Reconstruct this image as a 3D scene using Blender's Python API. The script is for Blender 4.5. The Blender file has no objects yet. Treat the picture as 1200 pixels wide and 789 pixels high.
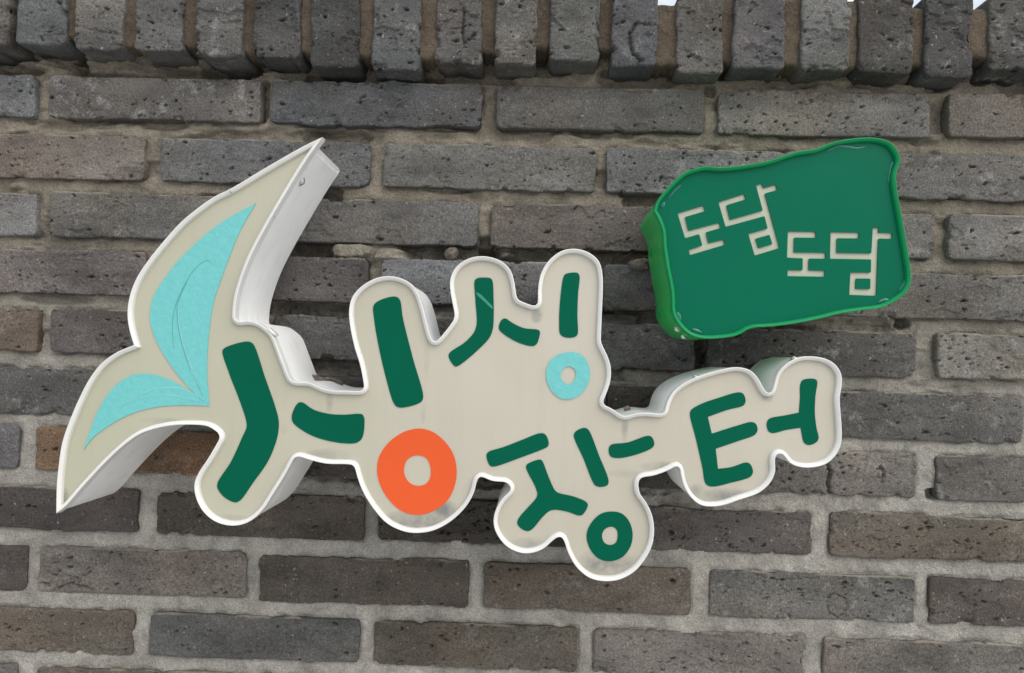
import bpy, bmesh, math, random
import numpy as np
from mathutils import Vector, Matrix
from mathutils.geometry import tessellate_polygon

random.seed(7)
scene = bpy.context.scene
C = scene.collection

# ------------------------------------------------------------------ camera
# The wall's brick faces lie in the plane y = 0 and the camera looks along +y.
F_PX = 906.0                       # focal length for a 1200 px wide picture
D_CAM = 0.877                      # distance camera - brick faces (m)
NX, NY = 620.0, 420.0              # where the wall's normal through the camera meets the wall
n_c = Vector((NX-600.0, -(NY-394.5), -F_PX)).normalized()
roll = math.radians(1.62)
x_c = Vector((1.0, -math.tan(roll), 0.0))
x_c.z = -(x_c.x*n_c.x + x_c.y*n_c.y)/n_c.z
x_c.normalize()
z_c = x_c.cross(n_c)
R = Matrix((x_c, n_c, z_c))        # rows: world axes seen from the camera -> camera-to-world
cam_d = bpy.data.cameras.new('camera')
cam = bpy.data.objects.new('camera', cam_d)
C.objects.link(cam)
cam_d.sensor_width = 36.0
cam_d.lens = 36.0*F_PX/1200.0
cam_d.clip_start = 0.02
cam_d.clip_end = 500.0
cam.matrix_world = Matrix.Translation((0, -D_CAM, 0)) @ R.to_4x4()
scene.camera = cam

# ------------------------------------------------------------------ sky and sun (soft bright haze)
SUN_EL, SUN_AZ = math.radians(42), math.radians(180-42)   # in front of the wall, a little to the right
w = bpy.data.worlds.new('World')
scene.world = w
w.use_nodes = True
nt = w.node_tree
nt.nodes.clear()
sky = nt.nodes.new('ShaderNodeTexSky')
sky.sky_type = 'NISHITA'
sky.sun_disc = False
sky.sun_elevation = SUN_EL
sky.sun_rotation = SUN_AZ
sky.dust_density = 4.0
sky.air_density = 1.0
sky.ozone_density = 1.0
bg = nt.nodes.new('ShaderNodeBackground')
bg.inputs['Strength'].default_value = 0.15
wo = nt.nodes.new('ShaderNodeOutputWorld')
# broken bright cloud over the whole sky
tc = nt.nodes.new('ShaderNodeTexCoord')
cn = nt.nodes.new('ShaderNodeTexNoise')
cn.inputs['Scale'].default_value = 2.6; cn.inputs['Detail'].default_value = 6; cn.inputs['Roughness'].default_value = .55
nt.links.new(tc.outputs['Generated'], cn.inputs['Vector'])
cr = nt.nodes.new('ShaderNodeValToRGB')
cr.color_ramp.elements[0].position = .40; cr.color_ramp.elements[0].color = (.25, .25, .25, 1)
cr.color_ramp.elements[1].position = .52; cr.color_ramp.elements[1].color = (1, 1, 1, 1)
nt.links.new(cn.outputs['Fac'], cr.inputs[0])
cm = nt.nodes.new('ShaderNodeMix'); cm.data_type = 'RGBA'
nt.links.new(cr.outputs[0], cm.inputs[0])
nt.links.new(sky.outputs[0], cm.inputs[6])
cm.inputs[7].default_value = (5.6, 5.85, 6.1, 1)
nt.links.new(cm.outputs[2], bg.inputs['Color'])
nt.links.new(bg.outputs[0], wo.inputs['Surface'])
sd = bpy.data.lights.new('sun', 'SUN')
sd.energy = 1.25
sd.angle = math.radians(65)
sd.color = (1.0, 0.965, 0.91)
so = bpy.data.objects.new('sun', sd)
C.objects.link(so)
sdir = Vector((math.sin(SUN_AZ)*math.cos(SUN_EL), math.cos(SUN_AZ)*math.cos(SUN_EL), math.sin(SUN_EL)))
so.rotation_euler = sdir.to_track_quat('Z', 'Y').to_euler()
so.location = sdir*3
scene.view_settings.view_transform = 'Standard'
scene.view_settings.look = 'None'
scene.view_settings.exposure = 0.35
scene.view_settings.gamma = 1.0
scene.view_settings.use_curve_mapping = False

# ------------------------------------------------------------------ helpers
def on_plane(px, py, y=0.0):
    """measured photo position -> (x, z) in metres on the plane at depth y"""
    d = R @ Vector((px-600.0, -(py-394.5), -F_PX))
    t = (y + D_CAM)/d.y
    return d.x*t, d.z*t

def tag(o, label=None, cat=None, group=None, kind=None):
    if label: o['label'] = label
    if cat: o['category'] = cat
    if group: o['group'] = group
    if kind: o['kind'] = kind
    return o

def empty(name, loc):
    o = bpy.data.objects.new(name, None)
    o.location = loc
    o.empty_display_size = 0.05
    C.objects.link(o)
    return o

def link(name, me, mat, parent=None, smooth=True):
    o = bpy.data.objects.new(name, me)
    C.objects.link(o)
    if mat: me.materials.append(mat)
    if smooth: me.polygons.foreach_set('use_smooth', [True]*len(me.polygons))
    if parent:
        o.parent = parent
        o.matrix_parent_inverse = Matrix.Translation(-Vector(parent.location))
    return o

def mesh(name, verts, faces):
    me = bpy.data.meshes.new(name)
    me.from_pydata([tuple(v) for v in verts], [], faces)
    me.update()
    return me

def fix_normals(me):
    bm = bmesh.new(); bm.from_mesh(me)
    bmesh.ops.recalc_face_normals(bm, faces=bm.faces)
    bm.to_mesh(me); bm.free()

# value noise -------------------------------------------------------------
def vnoise(x, y, seed=0):
    x = np.asarray(x, float); y = np.asarray(y, float)
    xi = np.floor(x).astype(np.int64); yi = np.floor(y).astype(np.int64)
    fx = x-xi; fy = y-yi
    fx = fx*fx*fx*(fx*(fx*6-15)+10); fy = fy*fy*fy*(fy*(fy*6-15)+10)
    def h(a, b):
        n = (a*374761393 + b*668265263 + seed*2147483647) & 0xffffffff
        n = ((n ^ (n >> 13))*1274126177) & 0xffffffff
        n = ((n ^ (n >> 16))*2246822519) & 0xffffffff
        n = n ^ (n >> 15)
        return (n & 0xffffff)/float(0xffffff)*2-1
    return (h(xi, yi)*(1-fx)+h(xi+1, yi)*fx)*(1-fy) + (h(xi, yi+1)*(1-fx)+h(xi+1, yi+1)*fx)*fy

def fbm(x, y, seed=0, octv=4, gain=0.5):
    s = 0; a = 1.0; t = 0
    for k in range(octv):
        s = s + a*vnoise(x*2**k+17.3*k, y*2**k-9.1*k, seed+k*13); t += a; a *= gain
    return s/t

def sstep(a, b, v):
    t = np.clip((v-a)/(b-a), 0, 1)
    return t*t*(3-2*t)

# ------------------------------------------------------------------ materials
def new_mat(name):
    m = bpy.data.materials.new(name)
    m.use_nodes = True
    nt = m.node_tree
    return m, nt, nt.nodes['Principled BSDF']

def N(nt, t, **kw):
    n = nt.nodes.new(t)
    for k, v in kw.items():
        if k in n.inputs.keys(): n.inputs[k].default_value = v
        else: setattr(n, k, v)
    return n

def noise(nt, vec, scale, detail=4, rough=0.6, w=None):
    n = N(nt, 'ShaderNodeTexNoise')
    n.inputs['Scale'].default_value = scale
    n.inputs['Detail'].default_value = detail
    n.inputs['Roughness'].default_value = rough
    nt.links.new(vec, n.inputs['Vector'])
    return n.outputs['Fac']

def ramp(nt, fac, stops):
    r = N(nt, 'ShaderNodeValToRGB')
    e = r.color_ramp.elements
    while len(e) < len(stops): e.new(0.5)
    for k, (p, c) in enumerate(stops):
        e[k].position = p
        e[k].color = (c, c, c, 1) if not isinstance(c, tuple) else c+(1,)
    nt.links.new(fac, r.inputs[0])
    return r.outputs[0]

def mix(nt, fac, a, b, mode='MIX'):
    m = N(nt, 'ShaderNodeMix', data_type='RGBA', blend_type=mode)
    for sock, v in ((m.inputs[0], fac), (m.inputs[6], a), (m.inputs[7], b)):
        if isinstance(v, bpy.types.NodeSocket): nt.links.new(v, sock)
        elif isinstance(v, (int, float)): sock.default_value = v
        else: sock.default_value = tuple(v)+(1,)
    return m.outputs[2]

def math_n(nt, op, a, b=0.0):
    m = N(nt, 'ShaderNodeMath', operation=op)
    for k, v in ((0, a), (1, b)):
        if isinstance(v, bpy.types.NodeSocket): nt.links.new(v, m.inputs[k])
        else: m.inputs[k].default_value = v
    return m.outputs[0]

def bump(nt, h, strength, dist, prev=None):
    b = N(nt, 'ShaderNodeBump')
    b.inputs['Strength'].default_value = strength
    b.inputs['Distance'].default_value = dist
    nt.links.new(h, b.inputs['Height'])
    if prev: nt.links.new(prev, b.inputs['Normal'])
    return b.outputs[0]

def brick_material():
    m, nt, p = new_mat('fired_clay_brick')
    g = N(nt, 'ShaderNodeNewGeometry').outputs['Position']
    oi = N(nt, 'ShaderNodeObjectInfo')
    base = oi.outputs['Color']
    # each brick samples its own bit of the noise
    add = N(nt, 'ShaderNodeVectorMath', operation='ADD')
    sc = N(nt, 'ShaderNodeVectorMath', operation='SCALE')
    comb = N(nt, 'ShaderNodeCombineXYZ', X=37.0, Y=11.0, Z=53.0)
    nt.links.new(comb.outputs[0], sc.inputs[0]); nt.links.new(oi.outputs['Random'], sc.inputs['Scale'])
    nt.links.new(g, add.inputs[0]); nt.links.new(sc.outputs[0], add.inputs[1])
    v = add.outputs[0]
    st = N(nt, 'ShaderNodeVectorMath', operation='MULTIPLY')
    st.inputs[1].default_value = (0.55, 1, 1.3)
    nt.links.new(v, st.inputs[0]); vs = st.outputs[0]
    big = ramp(nt, noise(nt, vs, 14, 5, .62), [(.28, .58), (.5, .98), (.72, 1.45)])
    col = mix(nt, 1.0, base, big, 'MULTIPLY')
    # warm and cool firing blotches
    t = ramp(nt, noise(nt, v, 9, 3, .5), [(.42, 0.0), (.62, 1.0)])
    col = mix(nt, math_n(nt, 'MULTIPLY', t, .34), col, mix(nt, 1.0, col, (1.16, 1.0, .84), 'MULTIPLY'))
    t = ramp(nt, noise(nt, vs, 17, 4, .6), [(.5, 0.0), (.68, 1.0)])
    col = mix(nt, math_n(nt, 'MULTIPLY', t, .35), col, mix(nt, 1.0, col, (1.02, 1.08, 1.16), 'MULTIPLY'))
    # sooty smears
    t = ramp(nt, noise(nt, vs, 26, 6, .65), [(.52, 0.0), (.7, 1.0)])
    col = mix(nt, math_n(nt, 'MULTIPLY', t, .5), col, (.03, .028, .027))
    # pale efflorescence
    t = ramp(nt, noise(nt, v, 32, 8, .75), [(.56, 0.0), (.74, 1.0)])
    amt = math_n(nt, 'MULTIPLY', math_n(nt, 'POWER', oi.outputs['Random'], 1.6), 1.15)
    col = mix(nt, math_n(nt, 'MULTIPLY', t, amt), col, (.30, .30, .30))
    # grain
    gr = ramp(nt, noise(nt, v, 520, 3, .7), [(.3, .5), (.5, 1.0), (.7, 1.75)])
    col = mix(nt, .9, col, mix(nt, 1.0, col, gr, 'MULTIPLY'))
    sp = ramp(nt, noise(nt, v, 240, 2, .5), [(.69, 0.0), (.735, 1.0)])
    col = mix(nt, math_n(nt, 'MULTIPLY', sp, .55), col, (.34, .33, .31))
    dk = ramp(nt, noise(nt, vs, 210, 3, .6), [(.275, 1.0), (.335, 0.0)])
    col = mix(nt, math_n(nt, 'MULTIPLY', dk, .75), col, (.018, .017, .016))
    at = N(nt, 'ShaderNodeAttribute'); at.attribute_name = 'residue'
    col = mix(nt, math_n(nt, 'MULTIPLY', at.outputs['Fac'], .75), col, (.30, .27, .215))
    nt.links.new(col, p.inputs['Base Color'])
    p.inputs['Roughness'].default_value = .82
    p.inputs['Specular IOR Level'].default_value = .32
    b = bump(nt, noise(nt, v, 480, 4, .75), .7, .0012)
    b = bump(nt, noise(nt, v, 90, 6, .65), .6, .003, b)
    nt.links.new(b, p.inputs['Normal'])
    return m

def mortar_material(name, upper, lower, z0, z1):
    m, nt, p = new_mat(name)
    g = N(nt, 'ShaderNodeNewGeometry').outputs['Position']
    sep = N(nt, 'ShaderNodeSeparateXYZ'); nt.links.new(g, sep.inputs[0])
    mr = N(nt, 'ShaderNodeMapRange')
    mr.inputs['From Min'].default_value = z0; mr.inputs['From Max'].default_value = z1
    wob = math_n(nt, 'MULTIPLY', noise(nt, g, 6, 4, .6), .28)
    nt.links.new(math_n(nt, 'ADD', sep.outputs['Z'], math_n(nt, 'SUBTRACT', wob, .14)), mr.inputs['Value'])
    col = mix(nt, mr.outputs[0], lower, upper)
    big = ramp(nt, noise(nt, g, 24, 6, .65), [(.3, .6), (.5, .95), (.7, 1.3)])
    col = mix(nt, 1.0, col, big, 'MULTIPLY')
    t = ramp(nt, noise(nt, g, 55, 5, .65), [(.55, 0.0), (.72, 1.0)])
    col = mix(nt, math_n(nt, 'MULTIPLY', t, .4), col, (.09, .075, .06))
    gr = ramp(nt, noise(nt, g, 700, 3, .7), [(.3, .55), (.5, 1.0), (.7, 1.55)])
    col = mix(nt, .8, col, mix(nt, 1.0, col, gr, 'MULTIPLY'))
    nt.links.new(col, p.inputs['Base Color'])
    p.inputs['Roughness'].default_value = .93
    p.inputs['Specular IOR Level'].default_value = .2
    b = bump(nt, noise(nt, g, 560, 4, .75), .8, .0018)
    b = bump(nt, noise(nt, g, 130, 5, .65), .7, .006, b)
    nt.links.new(b, p.inputs['Normal'])
    return m

def plain(name, col, rough, spec=.5, var=.06, vs=30, bmp=0.0, bs=60, coat=0.0, metallic=0.0, grime=0.0):
    m, nt, p = new_mat(name)
    g = N(nt, 'ShaderNodeNewGeometry').outputs['Position']
    f = ramp(nt, noise(nt, g, vs, 5, .6), [(.3, 1-var), (.7, 1+var)])
    c = mix(nt, 1.0, col, f, 'MULTIPLY')
    if grime:
        st = N(nt, 'ShaderNodeVectorMath', operation='MULTIPLY'); st.inputs[1].default_value = (1, 1, .22)
        nt.links.new(g, st.inputs[0])
        t = ramp(nt, noise(nt, st.outputs[0], 70, 6, .7), [(.5, 0.0), (.74, 1.0)])
        c = mix(nt, math_n(nt, 'MULTIPLY', t, grime), c, (.33, .31, .26))
        t = ramp(nt, noise(nt, g, 260, 3, .6), [(.68, 0.0), (.75, 1.0)])
        c = mix(nt, math_n(nt, 'MULTIPLY', t, grime*1.3), c, (.2, .18, .15))
    nt.links.new(c, p.inputs['Base Color'])
    r = ramp(nt, noise(nt, g, vs*2.3, 4, .6), [(.3, max(rough-.06, .02)), (.7, rough+.08)])
    nt.links.new(r, p.inputs['Roughness'])
    p.inputs['Specular IOR Level'].default_value = spec
    p.inputs['Coat Weight'].default_value = coat
    p.inputs['Coat Roughness'].default_value = .12
    p.inputs['Metallic'].default_value = metallic
    if bmp: nt.links.new(bump(nt, noise(nt, g, bs, 3, .5), bmp, .004), p.inputs['Normal'])
    return m

FRONT = -0.132          # front edge of both signs' trims
FACE = FRONT + .0058    # surface of the acrylic faces
BACK = -0.030

def acrylic_material():
    """cream acrylic with grimy patches where water stands along the lower rims"""
    m, nt, p = new_mat('cream_acrylic')
    g = N(nt, 'ShaderNodeNewGeometry').outputs['Position']
    col = mix(nt, ramp(nt, noise(nt, g, 5, 3, .5), [(.35, 0.0), (.65, 1.0)]), (.455, .428, .350), (.492, .462, .392))
    sep = N(nt, 'ShaderNodeSeparateXYZ'); nt.links.new(g, sep.inputs[0])
    # along x: reflected and transmitted light painted in, sail darker and greener
    mr = N(nt, 'ShaderNodeMapRange'); mr.inputs['From Min'].default_value = -.42; mr.inputs['From Max'].default_value = -.05
    nt.links.new(sep.outputs['X'], mr.inputs['Value'])
    col = mix(nt, mr.outputs[0], mix(nt, 1.0, col, (.88, .93, .84), 'MULTIPLY'), col)
    total = None
    for px, py, rx, rz, a in STAINS:
        x, z = on_plane(px, py, FACE)
        s = 1/1215.0
        dx = math_n(nt, 'MULTIPLY', math_n(nt, 'SUBTRACT', sep.outputs['X'], x), 1/(rx*s))
        dz = math_n(nt, 'MULTIPLY', math_n(nt, 'SUBTRACT', sep.outputs['Z'], z), 1/(rz*s))
        d = math_n(nt, 'ADD', math_n(nt, 'MULTIPLY', dx, dx), math_n(nt, 'MULTIPLY', dz, dz))
        e = math_n(nt, 'MULTIPLY', math_n(nt, 'MAXIMUM', math_n(nt, 'SUBTRACT', 1.0, d), 0.0), a)
        total = e if total is None else math_n(nt, 'MAXIMUM', total, e)
    nz = ramp(nt, noise(nt, g, 60, 6, .65), [(.3, .15), (.65, 1.25)])
    f = math_n(nt, 'MINIMUM', math_n(nt, 'MULTIPLY', total, nz), 1.0)
    col = mix(nt, f, col, (.17, .175, .17))
    stv = N(nt, 'ShaderNodeVectorMath', operation='MULTIPLY'); stv.inputs[1].default_value = (1, 1, .08)
    nt.links.new(g, stv.inputs[0])
    sk = ramp(nt, noise(nt, stv.outputs[0], 90, 5, .65), [(.5, 0.0), (.72, 1.0)])
    col = mix(nt, math_n(nt, 'MULTIPLY', sk, .10), col, (.28, .27, .22))
    dust = ramp(nt, noise(nt, g, 900, 2, .5), [(.72, 0.0), (.76, 1.0)])
    col = mix(nt, math_n(nt, 'MULTIPLY', dust, .25), col, (.3, .27, .2))
    nt.links.new(col, p.inputs['Base Color'])
    nt.links.new(ramp(nt, noise(nt, g, 30, 5, .6), [(.3, .28), (.7, .42)]), p.inputs['Roughness'])
    p.inputs['Specular IOR Level'].default_value = .5
    nt.links.new(bump(nt, noise(nt, g, 9, 2, .5), .25, .01), p.inputs['Normal'])
    return m

STAINS = [(490, 612, 50, 16, .75), (520, 598, 20, 14, .8), (714, 662, 42, 20, .8), (706, 672, 50, 14, .5), (620, 638, 26, 9, .4),
          (850, 582, 48, 11, .65), (816, 578, 14, 12, .5), (776, 548, 28, 8, .6), (386, 470, 5, 16, .4), (384, 534, 30, 9, .45),
          (629, 370, 8, 10, .75), (899, 466, 8, 7, .6), (732, 502, 5, 18, .42), (496, 484, 4, 14, .3), (190, 493, 30, 4, .3),
          (76, 586, 6, 16, .6), (735, 555, 25, 6, .3), (270, 607, 22, 5, .25), (333, 503, 5, 8, .25), (500, 420, 4, 30, .12)]

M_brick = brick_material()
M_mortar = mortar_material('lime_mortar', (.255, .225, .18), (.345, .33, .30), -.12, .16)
M_copmortar = mortar_material('coping_mortar', (.125, .10, .074), (.125, .10, .074), -1, 1)
M_face = acrylic_material()
M_rim = plain('white_trim', (.70, .70, .68), .32, var=.03, vs=18, grime=.12)
M_ret = plain('painted_metal_return', (.9, .91, .91), .34, var=.04, grime=.2, vs=12, bmp=.12, bs=14)
M_green = plain('green_vinyl', (.0004, .094, .053), .34, spec=.06, var=.04, vs=10)
M_orange = plain('orange_vinyl', (.70, .095, .022), .38, spec=.25, var=.05, vs=12)
M_cyan = plain('turquoise_film', (0.1349, 0.4841, 0.4841), .55, var=.04, vs=140, bmp=.2, bs=160)
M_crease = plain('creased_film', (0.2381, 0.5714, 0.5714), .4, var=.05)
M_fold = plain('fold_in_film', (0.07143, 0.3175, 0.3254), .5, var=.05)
M_scratch = plain('scratched_vinyl', (0.02381, 0.2143, 0.1587), .5, var=.1)
M_gface = plain('green_acrylic', (.0003, .118, .064), .2, spec=.09, var=.05, vs=6, bmp=.1, bs=9)
M_grim = plain('green_trim', (0.001587, 0.2381, 0.0754), .3, spec=.25, var=.06, vs=16)
M_gret = plain('green_metal_return', (0.02, 0.34, 0.075), .3, spec=.35, var=.16, vs=9, bmp=.3, bs=22)
M_cream = plain('cream_letter_acrylic', (0.4127, 0.4365, 0.3413), .35, var=.04)
M_steel = plain('steel_screw', (.6, .6, .58), .3, metallic=.9, var=.1, vs=200)
M_rock = mortar_material('mortar_lump', (.20, .175, .145), (.20, .175, .145), -1, 1)
M_ground = plain('paving', (.50, .485, .46), .9, var=.12, vs=3)

# ------------------------------------------------------------------ brick wall
wall = empty('brick_wall', (0, .10, -1.5))
tag(wall, 'weathered dark grey brick wall with rowlock coping behind both shop signs', 'wall')

def lin(c):
    c = c/255.0
    return c/12.92 if c <= .04045 else ((c+.055)/1.055)**2.4

def brick_mesh(x0, x1, z0, z1, y0, depth, seed, res=.0015, rough=1.0, pits=40, R0=.0030, crack=None, wob=1.0):
    rng = np.random.RandomState(seed)
    hx, hz = (x1-x0)/2, (z1-z0)/2
    cx, cz = (x0+x1)/2, (z0+z1)/2
    def axis(h, res):
        n = max(8, int(2*(h-R0)/res))
        inner = np.linspace(-(h-R0), h-R0, n)
        ed = np.array([.35, .62, .82, .95, 1.0])*R0
        return np.concatenate([-(h-R0)-ed[::-1], inner, (h-R0)+ed])
    A, B = np.meshgrid(axis(hx, res*1.15), axis(hz, res*.75), indexing='ij')
    nx, nz = A.shape
    s = seed*7.77
    # rounded corners
    r = .0035 + rng.rand(4)*.0045
    ra = np.where(A > 0, np.where(B > 0, r[0], r[1]), np.where(B > 0, r[2], r[3]))
    p = np.clip((np.abs(A)-(hx-ra))/ra, 0, 1); q = np.clip((np.abs(B)-(hz-ra))/ra, 0, 1)
    X = np.where((p > 0) & (q > 0), np.sign(A)*((hx-ra)+ra*p*np.sqrt(1-q*q/2)), A)
    Z = np.where((p > 0) & (q > 0), np.sign(B)*((hz-ra)+ra*q*np.sqrt(1-p*p/2)), B)
    # distance to edge in the parameter square
    e = np.minimum(hx-np.abs(A), hz-np.abs(B))
    t = np.clip(1-e/R0, 0, 1)
    Y = R0*(1-np.sqrt(np.clip(1-t*t, 0, 1)))*.9
    # wandering edges
    wx = (hx-np.abs(A) < .012)*(1-np.clip((hx-np.abs(A))/.012, 0, 1))**2
    wz = (hz-np.abs(B) < .012)*(1-np.clip((hz-np.abs(B))/.012, 0, 1))**2
    X = X + wx*np.sign(A)*wob*(.0013*fbm(B*60+s, np.sign(A)*5+s, seed, 4)-.0002)
    Z = Z + wz*np.sign(B)*wob*(.0017*fbm(A*35+s, np.sign(B)*5+s, seed+3, 5, .6)-.0002 + .0012*fbm(A*9+s, np.sign(B)*9, seed+4, 2))
    # chipped edges
    chip = sstep(.25, .55, fbm(A*55+s, B*55-s, seed+5, 4, .55))*(1-np.clip(e/.007, 0, 1))
    Y = Y + chip*.0034*rough
    X = X - chip*np.sign(A)*.0016*(wx > 0)
    Z = Z - chip*np.sign(B)*.0020*(wz > 0)
    # surface relief: slight pillow, waviness, fine pimples
    Y = Y + rough*(.0009*fbm(A*14+s, B*22+s, seed+6, 4) + .00045*fbm(A*110+s, B*160+s, seed+7, 4, .7))
    sc = fbm(A*24+s, B*38+s, seed+8, 4, .6)
    Y = Y + rough*.0011*sstep(.22, .30, sc)
    # tilt of the face
    Y = Y + A*rng.uniform(-.006, .006) + B*rng.uniform(-.02, .02)
    # pits and drag marks
    ax = A[:, 0]; bz = B[0, :]
    for k in range(pits):
        px = rng.uniform(-hx, hx); pz = rng.uniform(-hz, hz)
        big = rng.rand()**4
        sx = .0007+.0030*big*rng.rand()+.0010*rng.rand()**2; sz = .00045+.0009*big+.0003*rng.rand()
        an = rng.uniform(-.6, .35)
        i0, i1 = np.searchsorted(ax, (px-3*sx, px+3*sx)); j0, j1 = np.searchsorted(bz, (pz-3*sx, pz+3*sx))
        if i1 <= i0 or j1 <= j0: continue
        dx = A[i0:i1, j0:j1]-px; dz = B[i0:i1, j0:j1]-pz
        u = dx*math.cos(an)+dz*math.sin(an); v = -dx*math.sin(an)+dz*math.cos(an)
        wv = .0012*vnoise(u*480, v*480+k, seed+k)+.0006*vnoise(u*1000, v*1000-k, seed-k)
        d2 = ((u+wv)/sx)**2+((v+wv*.8)/sz)**2
        Y[i0:i1, j0:j1] += (.0026+.0038*big)*np.exp(-d2**2)
    if crack is not None:
        for pts, wd, dp in crack:
            pts = np.array(pts, float)
            dmin = np.full(A.shape, 9.0)
            for k in range(len(pts)-1):
                a = pts[k]; b = pts[k+1]; ab = b-a
                tt = np.clip(((A+cx-a[0])*ab[0]+(B+cz-a[1])*ab[1])/(ab@ab), 0, 1)
                dmin = np.minimum(dmin, np.hypot(A+cx-a[0]-tt*ab[0]+.0012*vnoise(A*500, B*500, 9), B+cz-a[1]-tt*ab[1]+.0012*vnoise(A*400, B*400, 4)))
            Y = Y + dp*np.exp(-(dmin/wd)**2)
    resid = (1-np.clip((hz-B)/.0024, 0, 1))*sstep(.0, .3, fbm(A*26+s, B*70+s, seed+21, 4, .6)+.03)
    resid = resid.reshape(-1)
    V = np.stack([X+cx, y0+Y, Z+cz], -1).reshape(-1, 3)
    idx = np.arange(nx*nz).reshape(nx, nz)
    f = np.stack([idx[:-1, :-1], idx[1:, :-1], idx[1:, 1:], idx[:-1, 1:]], -1).reshape(-1, 4)
    # skirts back into the wall
    loop = np.concatenate([idx[:, 0], idx[-1, 1:], idx[-2::-1, -1], idx[0, -2:0:-1]])
    L = len(loop)
    rings = [loop]; base = V[loop]; Vs = [V]; off = len(V); Fs = [f]
    cen = np.array([cx, 0, cz])
    for dep in (.003, .008, .016, depth):
        rg = base.copy()
        rg[:, 1] = y0+dep+R0*.9
        arc = np.arange(L)
        ns = .0007*fbm(base[:, 0]*120+dep*700, base[:, 2]*120+dep*300, seed+11, 3)
        dirv = base-cen; dirv[:, 1] = 0
        dirv /= np.maximum(np.linalg.norm(dirv, axis=1, keepdims=True), 1e-6)
        rg += dirv*ns[:, None]
        Vs.append(rg)
        ids = np.arange(off, off+L); off += L
        prev = rings[-1]
        Fs.append(np.stack([prev, ids, np.roll(ids, -1), np.roll(prev, -1)], -1))
        rings.append(ids)
    V = np.concatenate(Vs); Fq = np.concatenate(Fs)
    me = bpy.data.meshes.new('brick')
    nf = len(Fq)
    me.vertices.add(len(V)); me.vertices.foreach_set('co', V.ravel())
    me.loops.add(nf*4+L); me.loops.foreach_set('vertex_index', np.concatenate([Fq.ravel(), rings[-1]]))
    me.polygons.add(nf+1)
    me.polygons.foreach_set('loop_start', np.concatenate([np.arange(nf)*4, [nf*4]]))
    me.polygons.foreach_set('loop_total', np.concatenate([np.full(nf, 4), [L]]))
    me.update(calc_edges=True)
    me.validate()
    at = me.attributes.new('residue', 'FLOAT', 'POINT')
    rv = np.zeros(len(V)); rv[:len(resid)] = resid
    at.data.foreach_set('value', rv)
    return me

# courses: top and bottom edge of the bricks on the left (x=20) and right (x=1150), as measured
def zline(pts, y=0.0):
    return sum(on_plane(px, py, y)[1] for px, py in pts)/len(pts)

ROWS = [
 ('A', [(100, 87), (1000, 110)], [(100, 135), (1000, 163.5)],
  [(-208, 41, 95, 98, 102), (56, 305, 100, 96, 93), (316, 565, 84, 87, 92), (581, 826, 92, 90, 88), (842, 1090, 105, 102, 98), (1111, 1358, 110, 102, 94)]),
 ('B', [(80, 156), (1150, 184.5)], [(100, 208), (1150, 238)],
  [(-78, 169, 112, 102, 94), (187, 434, 92, 95, 98), (449, 698, 100, 101, 99), (711, 957, 98, 99, 100), (973, 1222, 100, 98, 97)]),
 ('C', [(80, 224), (1150, 254)], [(80, 277), (1150, 306)],
  [(-206, 42, 110, 111, 113), (57, 305, 99, 97, 94), (320, 560, 94, 93, 92), (575, 822, 88, 81, 78), (838, 1096, 104, 104, 106), (1111, 1358, 101, 98, 96)]),
 ('D', [(80, 293), (1150, 322)], [(80, 344), (1150, 376)],
  [(-78, 170, 99, 90, 88), (187, 431, 92, 88, 88), (445, 693, 104, 108, 114), (707, 955, 96, 96, 98), (971, 1222, 105, 102, 99)]),
 ('E', [(80, 358), (1050, 392)], [(80, 411), (1050, 444)],
  [(-206, 45, 96, 82, 68), (58, 305, 84, 76, 76), (320, 565, 80, 80, 83), (580, 815, 88, 90, 93), (829, 1075, 90, 87, 85), (1098, 1350, 112, 108, 102)]),
 ('F', [(60, 429), (1100, 465)], [(60, 482), (1100, 522)],
  [(-78, 170, 94, 93, 92), (186, 433, 85, 82, 80), (448, 695, 85, 82, 80), (710, 936, 84, 78, 72), (950, 1198, 88, 87, 86), (1213, 1460, 96, 92, 90)]),
 ('G', [(60, 497), (1100, 536)], [(60, 549), (1100, 587)],
  [(-225, 22, 94, 95, 102), (41, 284, 132, 99, 60), (300, 547, 84, 78, 72), (562, 812, 84, 78, 72), (827, 1075, 94, 90, 87), (1097, 1345, 100, 96, 92)]),
 ('H', [(60, 569), (1100, 607)], [(60, 617), (1100, 661)],
  [(-85, 163, 84, 76, 74), (183, 427, 82, 73, 64), (444, 690, 74, 68, 60), (706, 953, 88, 82, 80), (972, 1219, 94, 86, 75)]),
 ('I', [(60, 637), (1100, 680)], [(60, 691), (1100, 735)],
  [(-215, 31, 84, 76, 74), (45, 288, 98, 89, 82), (303, 550, 86, 77, 68), (567, 810, 86, 76, 64), (832, 1073, 104, 104, 102), (1089, 1335, 86, 78, 74)]),
 ('J', [(60, 712), (1100, 753)], [(60, 764), (1100, 806)],
  [(-92, 155, 102, 93, 81), (175, 422, 88, 91, 92), (438, 677, 95, 87, 76), (695, 943, 98, 91, 86), (965, 1212, 100, 95, 90)]),
 ('K', [(60, 777), (1100, 826)], [(60, 830), (1100, 878)],
  [(-225, 19, 84, 84, 88), (41, 285, 100, 92, 84), (302, 548, 92, 86, 80), (563, 810, 90, 82, 76), (828, 1072, 96, 90, 84), (1090, 1335, 92, 86, 82)]),
 ('L', [(60, 848), (1100, 897)], [(60, 900), (1100, 949)],
  [(-92, 155, 100, 92, 86), (175, 422, 90, 88, 88), (438, 677, 98, 90, 80), (695, 943, 94, 90, 86), (965, 1212, 100, 95, 90)]),
]
RECTS = []
GAIN = .98
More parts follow.
